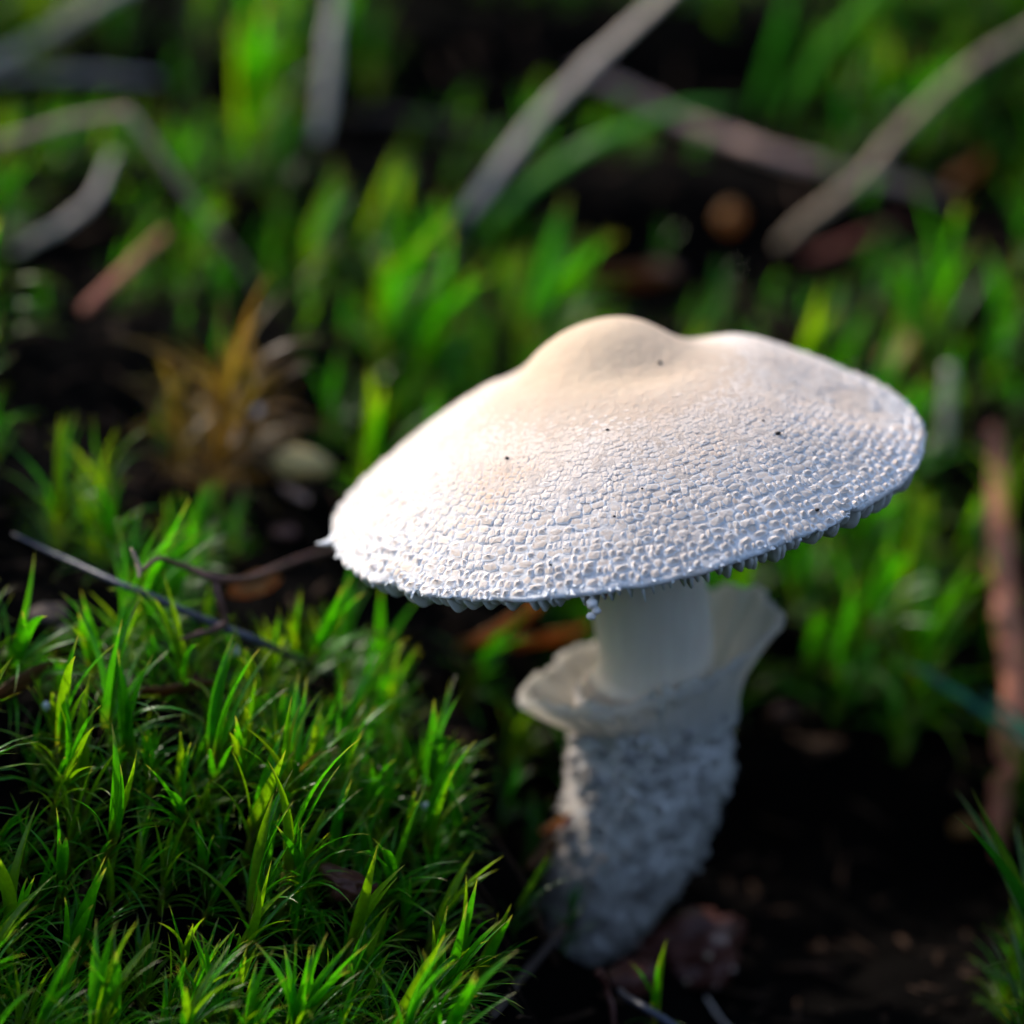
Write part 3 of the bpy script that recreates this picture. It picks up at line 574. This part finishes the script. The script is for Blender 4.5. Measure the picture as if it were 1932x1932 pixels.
stick('shadow_stick', 'dull grey stick leaning at the foot of the stem', 'stick', [(930, 1920, .25), (1000, 1830, .2), (1060, 1760, .2), (1115, 1690, .3)], (.05, .06, .06, .05), 'umber_twig', n=24, rough=.15, seed=23)
stick('black_stick', 'blackish stick lying beside the red brown stub', 'stick', [(1170, 1872, .35), (1215, 1900, .35), (1280, 1945, .3), (1360, 2000, .2)], (.04, .05, .055, .05), 'slate_stalk', n=24, rough=.15, seed=24)
stick('brown_stub', 'wet red brown broken stub poking out of the soil', 'stub', [(1160, 1935, .25), (1150, 1880, .45), (1138, 1845, .6), (1128, 1832, .66)], (.03, .034, .045, .05), 'red_crumb', n=18, rough=.35, seed=25)
stick('pale_root', 'faint grey rootlet below the bark lump', 'root', [(1330, 1880, .1), (1350, 1910, .1), (1385, 1945, .1)], (.02, .025, .015), 'grey_stalk', n=12, seed=26)

# ------------------------------------------------------------------ lumps, dead leaves, buds
def lump(name, label, cat, px_, py_, lift, r_, mat, seed, amp=.5, f=1.6, sub=3, rot=0.0, group=None):
    p_ = at(px_, py_, lift); SEEN.extend(np.column_stack(to_px(p_ + np.array([[0, 0, 0], [r_[0], 0, 0], [-r_[0], 0, 0], [0, 0, -r_[2]]]))).tolist()); Vi, Fi = ICO[sub]; q = Vi * (1 + amp * noise3(Vi, f, seed) + .35 * amp * noise3(Vi, f * 3.1, seed + 3))[:, None] * np.array(r_)
    q = q @ roty(rot).T; o = add(name, mesh(name, q, [Fi], mat)); o.location = Vector(p_ * S); tag(o, label, cat, group); return o
def dead_leaf(name, label, cat, px_, py_, lift, ln, wd, mat, yaw, pitch, roll, curl, seed=0, group=None):
    n, k = 14, 7; t = np.linspace(0, 1, n); s_ = np.linspace(-1, 1, k); wv = wd * np.sin(np.pi * np.clip(t, .03, .985)) ** .7 * (1 + .12 * vnoise(t * 6, t * 0, seed))
    V = [];
    for lay in (0, 1):
        for i in range(n):
            for j in range(k):
                a_ = s_[j] * curl; V.append(((t[i] - .5) * ln, wv[i] * (math.sin(a_) / max(curl, .01)), wv[i] * (1 - math.cos(a_)) / max(curl, .01) + .25 * ln * curl * .4 * (t[i] - .5) ** 2 * 4 - lay * .02 + .02 * vnoise(np.array([t[i] * 5]), np.array([s_[j] * 2]), seed)[0]))
    V = np.array(V); g1 = gridfaces(n, k); g2 = g1[:, ::-1] + n * k; rim = np.concatenate([np.arange(k), np.arange(1, n) * k + k - 1, (n - 1) * k + np.arange(k - 2, -1, -1), np.arange(n - 2, 0, -1) * k]); r2 = np.roll(rim, -1)
    side = np.stack([rim, rim + n * k, r2 + n * k, r2], -1); p_ = at(px_, py_, lift); SEEN.extend(np.column_stack(to_px(p_ + np.array([[0, 0, 0], [ln * .3, 0, 0], [-ln * .3, 0, 0]]))).tolist())
    Mr = np.array((Matrix.Rotation(yaw, 3, 'Z') @ Matrix.Rotation(pitch, 3, 'Y') @ Matrix.Rotation(roll, 3, 'X')))
    o = add(name, mesh(name, V @ Mr.T, [g1, g2, side], mat)); o.location = Vector(p_ * S); tag(o, label, cat, group); return o
bl = lump('bark_lump', 'rough brown bark lump with pale grains in the dark hollow', 'bark', 1325, 1800, .25, (.40, .32, .27), 'red_crumb', 31, .8, 1.8, 4, -.3)
for k in range(16):
    d_ = unit(np.array([random.uniform(-1, .6), -random.uniform(.3, 1), random.uniform(-.2, .9)])); pv = np.array([v_.co[:] for v_ in bl.data.vertices]); p0 = pv[np.argmax(pv @ d_)]
    q = ICO[2][0] * random.uniform(.015, .036) * (1 + .4 * noise3(ICO[2][0], 2.2, 300 + k))[:, None]; g_ = add('pale_grain', mesh('pale_grain', q, [ICO[2][1]], 'mauve_twig' if k % 4 else 'tan_straw'), bl); g_.location = Vector(p0)
lump('soil_clod', 'rounded dark red clod beside the bark lump', 'soil', 1190, 1845, .08, (.22, .2, .13), 'red_crumb', 32, .6)
lump('brown_crumb', 'red brown bark crumb caught among the green shoots', 'bark', 655, 1668, .62, (.19, .12, .10), 'red_crumb', 33, .9, 2.0, 3, .25)
lump('mauve_crumb', 'mauve soil crumb behind the slate stalk', 'soil', 95, 1160, .2, (.16, .14, .09), 'umber_twig', 34, .6)
lump('tan_crumb', 'pale tan crumb under the slate stalk', 'soil', 118, 1195, .2, (.07, .06, .07), 'tan_straw', 35, .6)
lump('pink_crumb', 'small pinkish crumb in the dark gap near the cap', 'soil', 540, 1005, .15, (.10, .08, .05), 'root_brown', 36, .6)
lump('cream_bud', 'oblong cream bud with a greenish end lying on bare soil', 'bud', 565, 872, .25, (.26, .14, .12), 'cream_scale', 37, .25, 1.2, 3, .12)
lump('tan_bud', 'rounded tan bud lying before the tan stalk', 'bud', 1378, 410, .2, (.12, .11, .14), 'amber_leaf', 38, .4)
lump('pink_pebble', 'dull pink pebble resting on the bare bank', 'pebble', 1255, 515, .12, (.15, .13, .08), 'root_brown', 39, .4)
lump('hollow_crumb', 'grey brown crumb lying right of the stem by moss', 'soil', 1480, 1345, .12, (.13, .12, .08), 'root_brown', 40, .7)
lump('hollow_clod', 'low dark clod strip beyond the grey brown crumb', 'soil', 1550, 1405, .08, (.20, .12, .05), 'litter', 41, .7)
lump('orange_crumb', 'orange bark crumb lying at the foot of the bark strip', 'bark', 1822, 1560, .1, (.11, .08, .07), 'amber_leaf', 42, .6)
lump('white_flake', 'tiny white flake beside the shaded moss shoot', 'flake', 806, 1520, .55, (.04, .03, .035), 'white_grain_glint', 43, .6, 2, 2)
lump('white_grain_glint', 'tiny white lump standing for a glint on the tan leaf', 'grain', 86, 1332, .5, (.03, .03, .035), 'white_grain_glint', 44, .4, 2, 2)  # a sparkle of light, put in as a white lump
lump('blue_glint', 'bluish white lump standing for a glint by the slate stalk end', 'grain', 440, 1228, .35, (.05, .04, .03), 'white_grain_glint', 45, .7, 2, 2)  # pale lump painted where light glints
lump('white_speck', 'small white speck caught in the withered tan tuft', 'grain', 482, 775, .55, (.05, .05, .06), 'white_grain_glint', 46, .6, 2, 2)
dead_leaf('curled_leaf', 'curled orange brown dead leaf behind the wiry root', 'leaf', 482, 1112, .45, .42, .16, 'amber_leaf', .3, -.2, .4, 1.3, 1)
dead_leaf('amber_leaf', 'folded amber dead leaf under the mushroom cap', 'leaf', 975, 1178, 1.0, 1.0, .22, 'amber_leaf', .55, -.35, -.7, 1.1, 2)
dead_leaf('amber_leaf', 'narrow amber dead leaf lying under the folded one', 'leaf', 1030, 1210, .8, .8, .14, 'amber_leaf', .2, -.15, -.5, .9, 3)
dead_leaf('tan_leaf', 'tan dead leaf with a pale edge at the mound top', 'leaf', 35, 1300, .45, .65, .24, 'brown_leaf', .5, -.4, -.6, .9, 4)
dead_leaf('brown_leaf', 'dark brown dead leaf lying flat behind the tall shoots', 'leaf', 310, 1310, .3, .8, .22, 'brown_leaf', .1, -.1, -.55, .6, 5)
dead_leaf('brown_leaf', 'brown dead leaf lying on the bank above the cap', 'leaf', 1160, 535, .2, 1.1, .25, 'brown_leaf', -.1, 0, -.7, .8, 6)
dead_leaf('yellow_leaf', 'mustard yellow leaf tip in the moss behind the cap', 'leaf', 1700, 672, .35, .5, .2, 'mustard_leaf', 1.1, -.5, -.6, .8, 7)
dead_leaf('russet_leaf', 'russet leaf clinging to the side of the woolly stem', 'leaf', 1080, 1545, 1.1, .55, .13, 'amber_leaf', .6, -.3, -.6, 1.0, 8)
dead_leaf('russet_leaf', 'russet dead leaf in the moss near the tan stalk top', 'leaf', 1830, 330, .3, .55, .25, 'amber_leaf', .9, -.3, -.7, .8, 9)
dead_leaf('russet_leaf', 'dull russet leaf propped against the shaded foot of the stem', 'leaf', 1045, 1600, .7, .6, .14, 'brown_leaf', .9, -.4, -.6, 1.0, 11)
dead_leaf('dry_leaf', 'pale pinkish dry leaf below the withered tan tuft', 'leaf', 555, 935, .15, .34, .1, 'mauve_twig', -.9, .1, -.5, .9, 10)

# ------------------------------------------------------------------ moss over the ground
def shoot_at(px, py, size, nleaf, mat, label, group=None, lift=0, name='moss_shoot', **kw):
    p_ = at(px, py, 0); p_[2] += lift - .04; return plant(name, p_, size, nleaf, mat, label, 'moss', group, **kw)
shoot_at(425, 890, 1.5, 40, 'withered_leaf', 'withered tan moss tuft with curled dry leaves', sweep=.1, spread=1.35, name='withered_moss', kinds=(5, 10))
shoot_at(390, 955, 1.2, 34, 'withered_leaf', 'low withered brown moss tuft at the foot of the curled tan one', sweep=.5, spread=1.6, name='withered_moss', kinds=(5, 10))
shoot_at(455, 880, 1.1, 30, 'withered_leaf', 'pale withered moss tuft leaning over the cream bud', sweep=.3, spread=1.5, name='withered_moss', kinds=(4, 10))
shoot_at(340, 900, .95, 28, 'withered_leaf', 'dry brown moss tuft on the bare soil before the curled tan one', sweep=-.3, spread=1.5, name='withered_moss', kinds=(4, 10))
shoot_at(520, 1520, .55, 10, 'withered_leaf', 'small amber withered moss shoot among the green shoots', sweep=.6, spread=.9, name='withered_moss')
SEEN.extend([[a_, b_, at(415, 860)[1] + 31] for a_, b_ in ((360, 800), (400, 780), (440, 800), (410, 700), (480, 780), (380, 860), (430, 900), (340, 850), (470, 860))] + [[a_, b_, 34.0] for a_ in range(960, 1160, 24) for b_ in range(1200, 1500, 40)])
# where moss grows: everywhere but in these bare places (view x, view y, radius cm, strength)
BARE = [(np.append(at(px, py)[:2], [rad_, k_])) for px, py, rad_, k_ in (
    (1150, 1800, 1.0, 1), (1350, 1850, .9, 1), (1550, 1800, 1.1, 1), (1700, 1650, 1.0, 1), (1500, 1600, .9, 1), (1300, 1450, .9, 1), (1620, 1480, .6, 1), (1050, 1650, .5, 1), (1000, 1860, .5, 1),
    (1800, 1800, .7, 1), (1760, 1950, .5, .9), (1450, 1980, 1.0, 1), (1900, 1500, .5, .8),
    (560, 1000, 1.3, .99), (620, 1180, 1.0, .99), (480, 900, 1.1, .97), (380, 1000, .8, .95), (800, 1250, .7, .9), (930, 1420, .7, .9), (620, 860, .6, .9), (380, 780, .5, .9), (120, 720, 1.1, .98), (50, 850, .9, .95), (190, 920, .7, .9), (300, 760, .6, .9), (60, 560, .9, .95), (200, 860, .6, .85), (100, 980, .6, .9), (330, 620, .6, .85), (480, 640, .6, .9),
    (640, 380, .7, .95), (1150, 430, 1.0, .97), (1050, 520, .6, .7), (1280, 380, .6, .9), (1830, 520, .7, .95), (1000, 80, 1.0, .95), (850, 120, .8, .8), (1380, 60, .7, .8), (250, 500, .6, .7), (90, 1110, .7, .9), (70, 1200, .5, .9), (480, 1180, .5, .9), (700, 1150, .6, .9),
    (420, 1240, .5, .9), (330, 1310, .35, .7), (1000, 1300, .5, .8), (950, 1180, .6, .7), (1910, 950, .5, .8), (1900, 1300, .4, .8), (1330, 500, .5, .6), (1580, 500, .5, .7), (560, 560, .5, .5), (1700, 330, .6, .5))]
BARE = np.array(BARE)
LUSH = np.array([np.append(at(px, py)[:2], [rad_, 1.0]) for px, py, rad_ in ((1480, 1200, .7), (1600, 1080, .9), (1750, 1120, .9), (1850, 1180, .7), (1600, 950, .9), (820, 780, .9), (880, 640, .8), (700, 560, .7), (470, 380, .8), (430, 200, .9), (520, 120, .8), (1880, 130, 1.2), (1750, 60, 1.0), (1880, 420, .6), (250, 1060, .6), (1540, 620, .7), (60, 330, .6))])
SEEN = np.array(SEEN)
def room(a_, b_, c_):
    """How tall a shoot may grow here without burying the twig or lump behind it."""
    k_ = (np.abs(SEEN[:, 0] - a_) < 36) & (SEEN[:, 1] < b_ + 15) & (SEEN[:, 1] > b_ - 330) & (SEEN[:, 2] > c_ - .1)
    return 9.0 if not k_.any() else float(b_ - SEEN[k_, 1].max() - 8) * .0032
def moss_density(x, y):
    if (-.5 < x < 3.0 and y < 1.5) or (.8 < x < 2.7 and y < 2.1): return 0.0
    d = .98 * (1 - float(sstep(-1.55, -.7, x))) if x < 0 and y < 1.6 else .98
    a_, b_, c_ = to_px(np.array([x, y, float(H(x, y))]))
    if room(a_, b_, c_) < .28: d *= .05
    k = BARE[:, 3] * np.exp(-(((x - BARE[:, 0]) ** 2 + (y - BARE[:, 1]) ** 2) / BARE[:, 2] ** 2) ** 1.5)
    d *= np.prod(1 - k); n_ = float(fbm(np.array([x * .45]), np.array([y * .45]), 3, 120)[0])
    c2 = float(vnoise(np.array([x * 1.1]), np.array([y * .9]), 125)[0]); d *= .3 + .7 * float(sstep(-.5, .1, c2))
    d = d * (.55 + .45 * float(sstep(-.6, .1, n_))) if y > 2.2 else d
    return max(d, float(np.max(LUSH[:, 3] * np.exp(-((x - LUSH[:, 0]) ** 2 + (y - LUSH[:, 1]) ** 2) / LUSH[:, 2] ** 2)))) if room(a_, b_, c_) > .32 else d
spots = []
y = -3.5
while y < 14:
    step = .255 if y < .6 else (.36 if y < 5 else .39); half = .12 * (y + 32) + 1.2
    x = -.676 - half - (2.2 if y < 6 else .6)
    while x < -.676 + half:
        xx, yy = x + random.uniform(-.5, .5) * step, y + random.uniform(-.5, .5) * step
        if random.random() < moss_density(xx, yy) and math.hypot(xx - .1, yy) > .62: spots.append((xx, yy))
        x += step
    y += step
spots = np.array(spots); zz = H(spots[:, 0], spots[:, 1]) - .03
pos = np.column_stack([spots, zz]); px, py, dep = to_px(pos + np.array([0, 0, .4]))
inview = (px > -80) & (px < 2010) & (py > 60) & (py < 2080)
rank = np.where(inview, dep, 99); order = np.argsort(rank)
LAB_A = 'bright green moss shoot with pointed glossy leaves on the mound below the slate stalk'
LAB_B = 'small green moss shoot standing in the carpet around the mushroom'
LAB_C = 'dark green moss shoot growing at the shaded edge of the bare hollow'
far_shoots = []
single = []
for k in range(10):
    h_ = Heap(); lv, lean, hs = shoot(.78, 23, .35); h_.shoot(np.zeros(3), lv, NEAR); single.append(h_.mesh('moss_shoot', 'moss_leaf'))
heap, heap_dark = Heap(), Heap(); n_part = n_single = 0
for i in order:
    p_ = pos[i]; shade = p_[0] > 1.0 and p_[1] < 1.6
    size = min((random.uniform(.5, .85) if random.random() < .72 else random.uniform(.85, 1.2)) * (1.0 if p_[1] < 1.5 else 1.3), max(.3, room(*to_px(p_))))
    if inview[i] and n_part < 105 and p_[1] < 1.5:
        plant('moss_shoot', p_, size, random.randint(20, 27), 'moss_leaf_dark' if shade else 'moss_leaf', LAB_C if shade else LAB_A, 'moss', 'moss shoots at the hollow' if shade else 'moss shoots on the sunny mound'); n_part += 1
    elif inview[i] and n_single < 150:
        o = add('moss_shoot', single[n_single % 10]); c_ = rotz(random.gauss(0, .9)) * size / .78
        o.matrix_local = mat4(c_[:, 0], c_[:, 1], c_[:, 2], p_); tag(o, LAB_B, 'moss', 'moss shoots in the carpet'); n_single += 1
    else:
        lv, lean, hs = shoot(size, 18 if p_[1] < 6 else 15, .3); heap.shoot(p_, lv, FAR if dep[i] > 33 or not inview[i] else NEAR, .12 * float(fbm(np.array([p_[0] * .5]), np.array([p_[1] * .5]), 2, 130)[0]))
y = 1.4
while y < 14:
    half = .12 * (y + 32) + 1.0; x = -.676 - half
    while x < -.676 + half:
        xx, yy = x + random.uniform(-.15, .15), y + random.uniform(-.15, .15)
        k_ = BARE[:, 3] * np.exp(-(((xx - BARE[:, 0]) ** 2 + (yy - BARE[:, 1]) ** 2) / (BARE[:, 2] * .8) ** 2) ** 1.5)
        if random.random() < .75 * float(sstep(-.1, .5, fbm(np.array([xx * .8]), np.array([yy * .8]), 2, 160)[0])) * np.prod(1 - k_) and not (.4 < xx < 2.8 and yy < 2.1):
            lv, lean, hs = shoot(random.uniform(.3, .55), 11, .3, 1.3); heap.shoot(np.array([xx, yy, float(H(xx, yy)) - .03]), lv, FAR, -.1)
        x += .30
    y += .30
tag(add('moss_carpet', heap.mesh('moss_carpet', 'moss_leaf')), 'deep green carpet of moss covering the bank behind the mushroom', 'moss', kind='stuff')
print('moss', len(spots), n_part, n_single, heap.n)

# ------------------------------------------------------------------ placed shoots
for px_, py_, s_, n_ in ((110, 1500, 1.15, 14), (240, 1530, 1.05, 13), (400, 1540, 1.2, 14), (610, 1500, .95, 13), (690, 1370, .95, 11), (870, 1330, .95, 13), (560, 1310, .9, 14), (520, 1760, 1.25, 12), (190, 1660, 1.1, 12), (640, 1850, .9, 13), (860, 1900, .95, 11), (1235, 1960, .7, 6)):
    shoot_at(px_, py_, s_, n_, 'moss_leaf', LAB_A, 'moss shoots on the sunny mound')
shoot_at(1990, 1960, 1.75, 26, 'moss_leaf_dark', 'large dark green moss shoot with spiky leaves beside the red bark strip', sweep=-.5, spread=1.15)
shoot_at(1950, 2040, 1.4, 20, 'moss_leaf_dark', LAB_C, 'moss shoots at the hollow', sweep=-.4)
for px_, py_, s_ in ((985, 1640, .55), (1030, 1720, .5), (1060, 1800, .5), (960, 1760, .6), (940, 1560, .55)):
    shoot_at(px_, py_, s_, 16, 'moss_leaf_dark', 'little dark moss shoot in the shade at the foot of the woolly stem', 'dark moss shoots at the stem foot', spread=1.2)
shoot_at(210, 1745, .55, 15, 'moss_leaf', 'pale yellow green moss rosette opened flat on the mound', sweep=.05, spread=1.7, tints=(2,))
# ------------------------------------------------------------------ litter: bits of needle and bark nobody could count
fv, f4, f3, off = [], [], [], 0
for k in range(1500):
    x_ = random.uniform(-7, 7); y_ = random.uniform(-4, 14)
    if math.hypot(x_ - .05, y_) < .6: continue
    ln = random.uniform(.08, .45); r_ = random.uniform(.008, .028); a_ = random.uniform(0, 6.28); d_ = np.array([math.cos(a_), math.sin(a_), 0]) * ln / 2
    p0 = np.array([x_, y_, 0]) - d_; p1 = np.array([x_, y_, 0]) + d_; pm = np.array([x_ + random.uniform(-.02, .02), y_, 0]); hh = H(np.array([p0[0], pm[0], p1[0]]), np.array([p0[1], pm[1], p1[1]])) + r_ + random.uniform(0, .07)
    p0[2], pm[2], p1[2] = hh; Vt, Ft = tube(np.array([p0, pm, p1]), np.array([r_, r_ * 1.1, r_ * .6]), 5, .2, .7)
    fv.append(Vt); f4.append(Ft[0] + off); f3.append(Ft[1] + off); off += len(Vt)
tag(add('litter', mesh('litter', np.vstack(fv), [np.vstack(f4), np.vstack(f3)], 'litter')), 'scattered brown needle and bark litter on the soil', 'litter', kind='stuff')
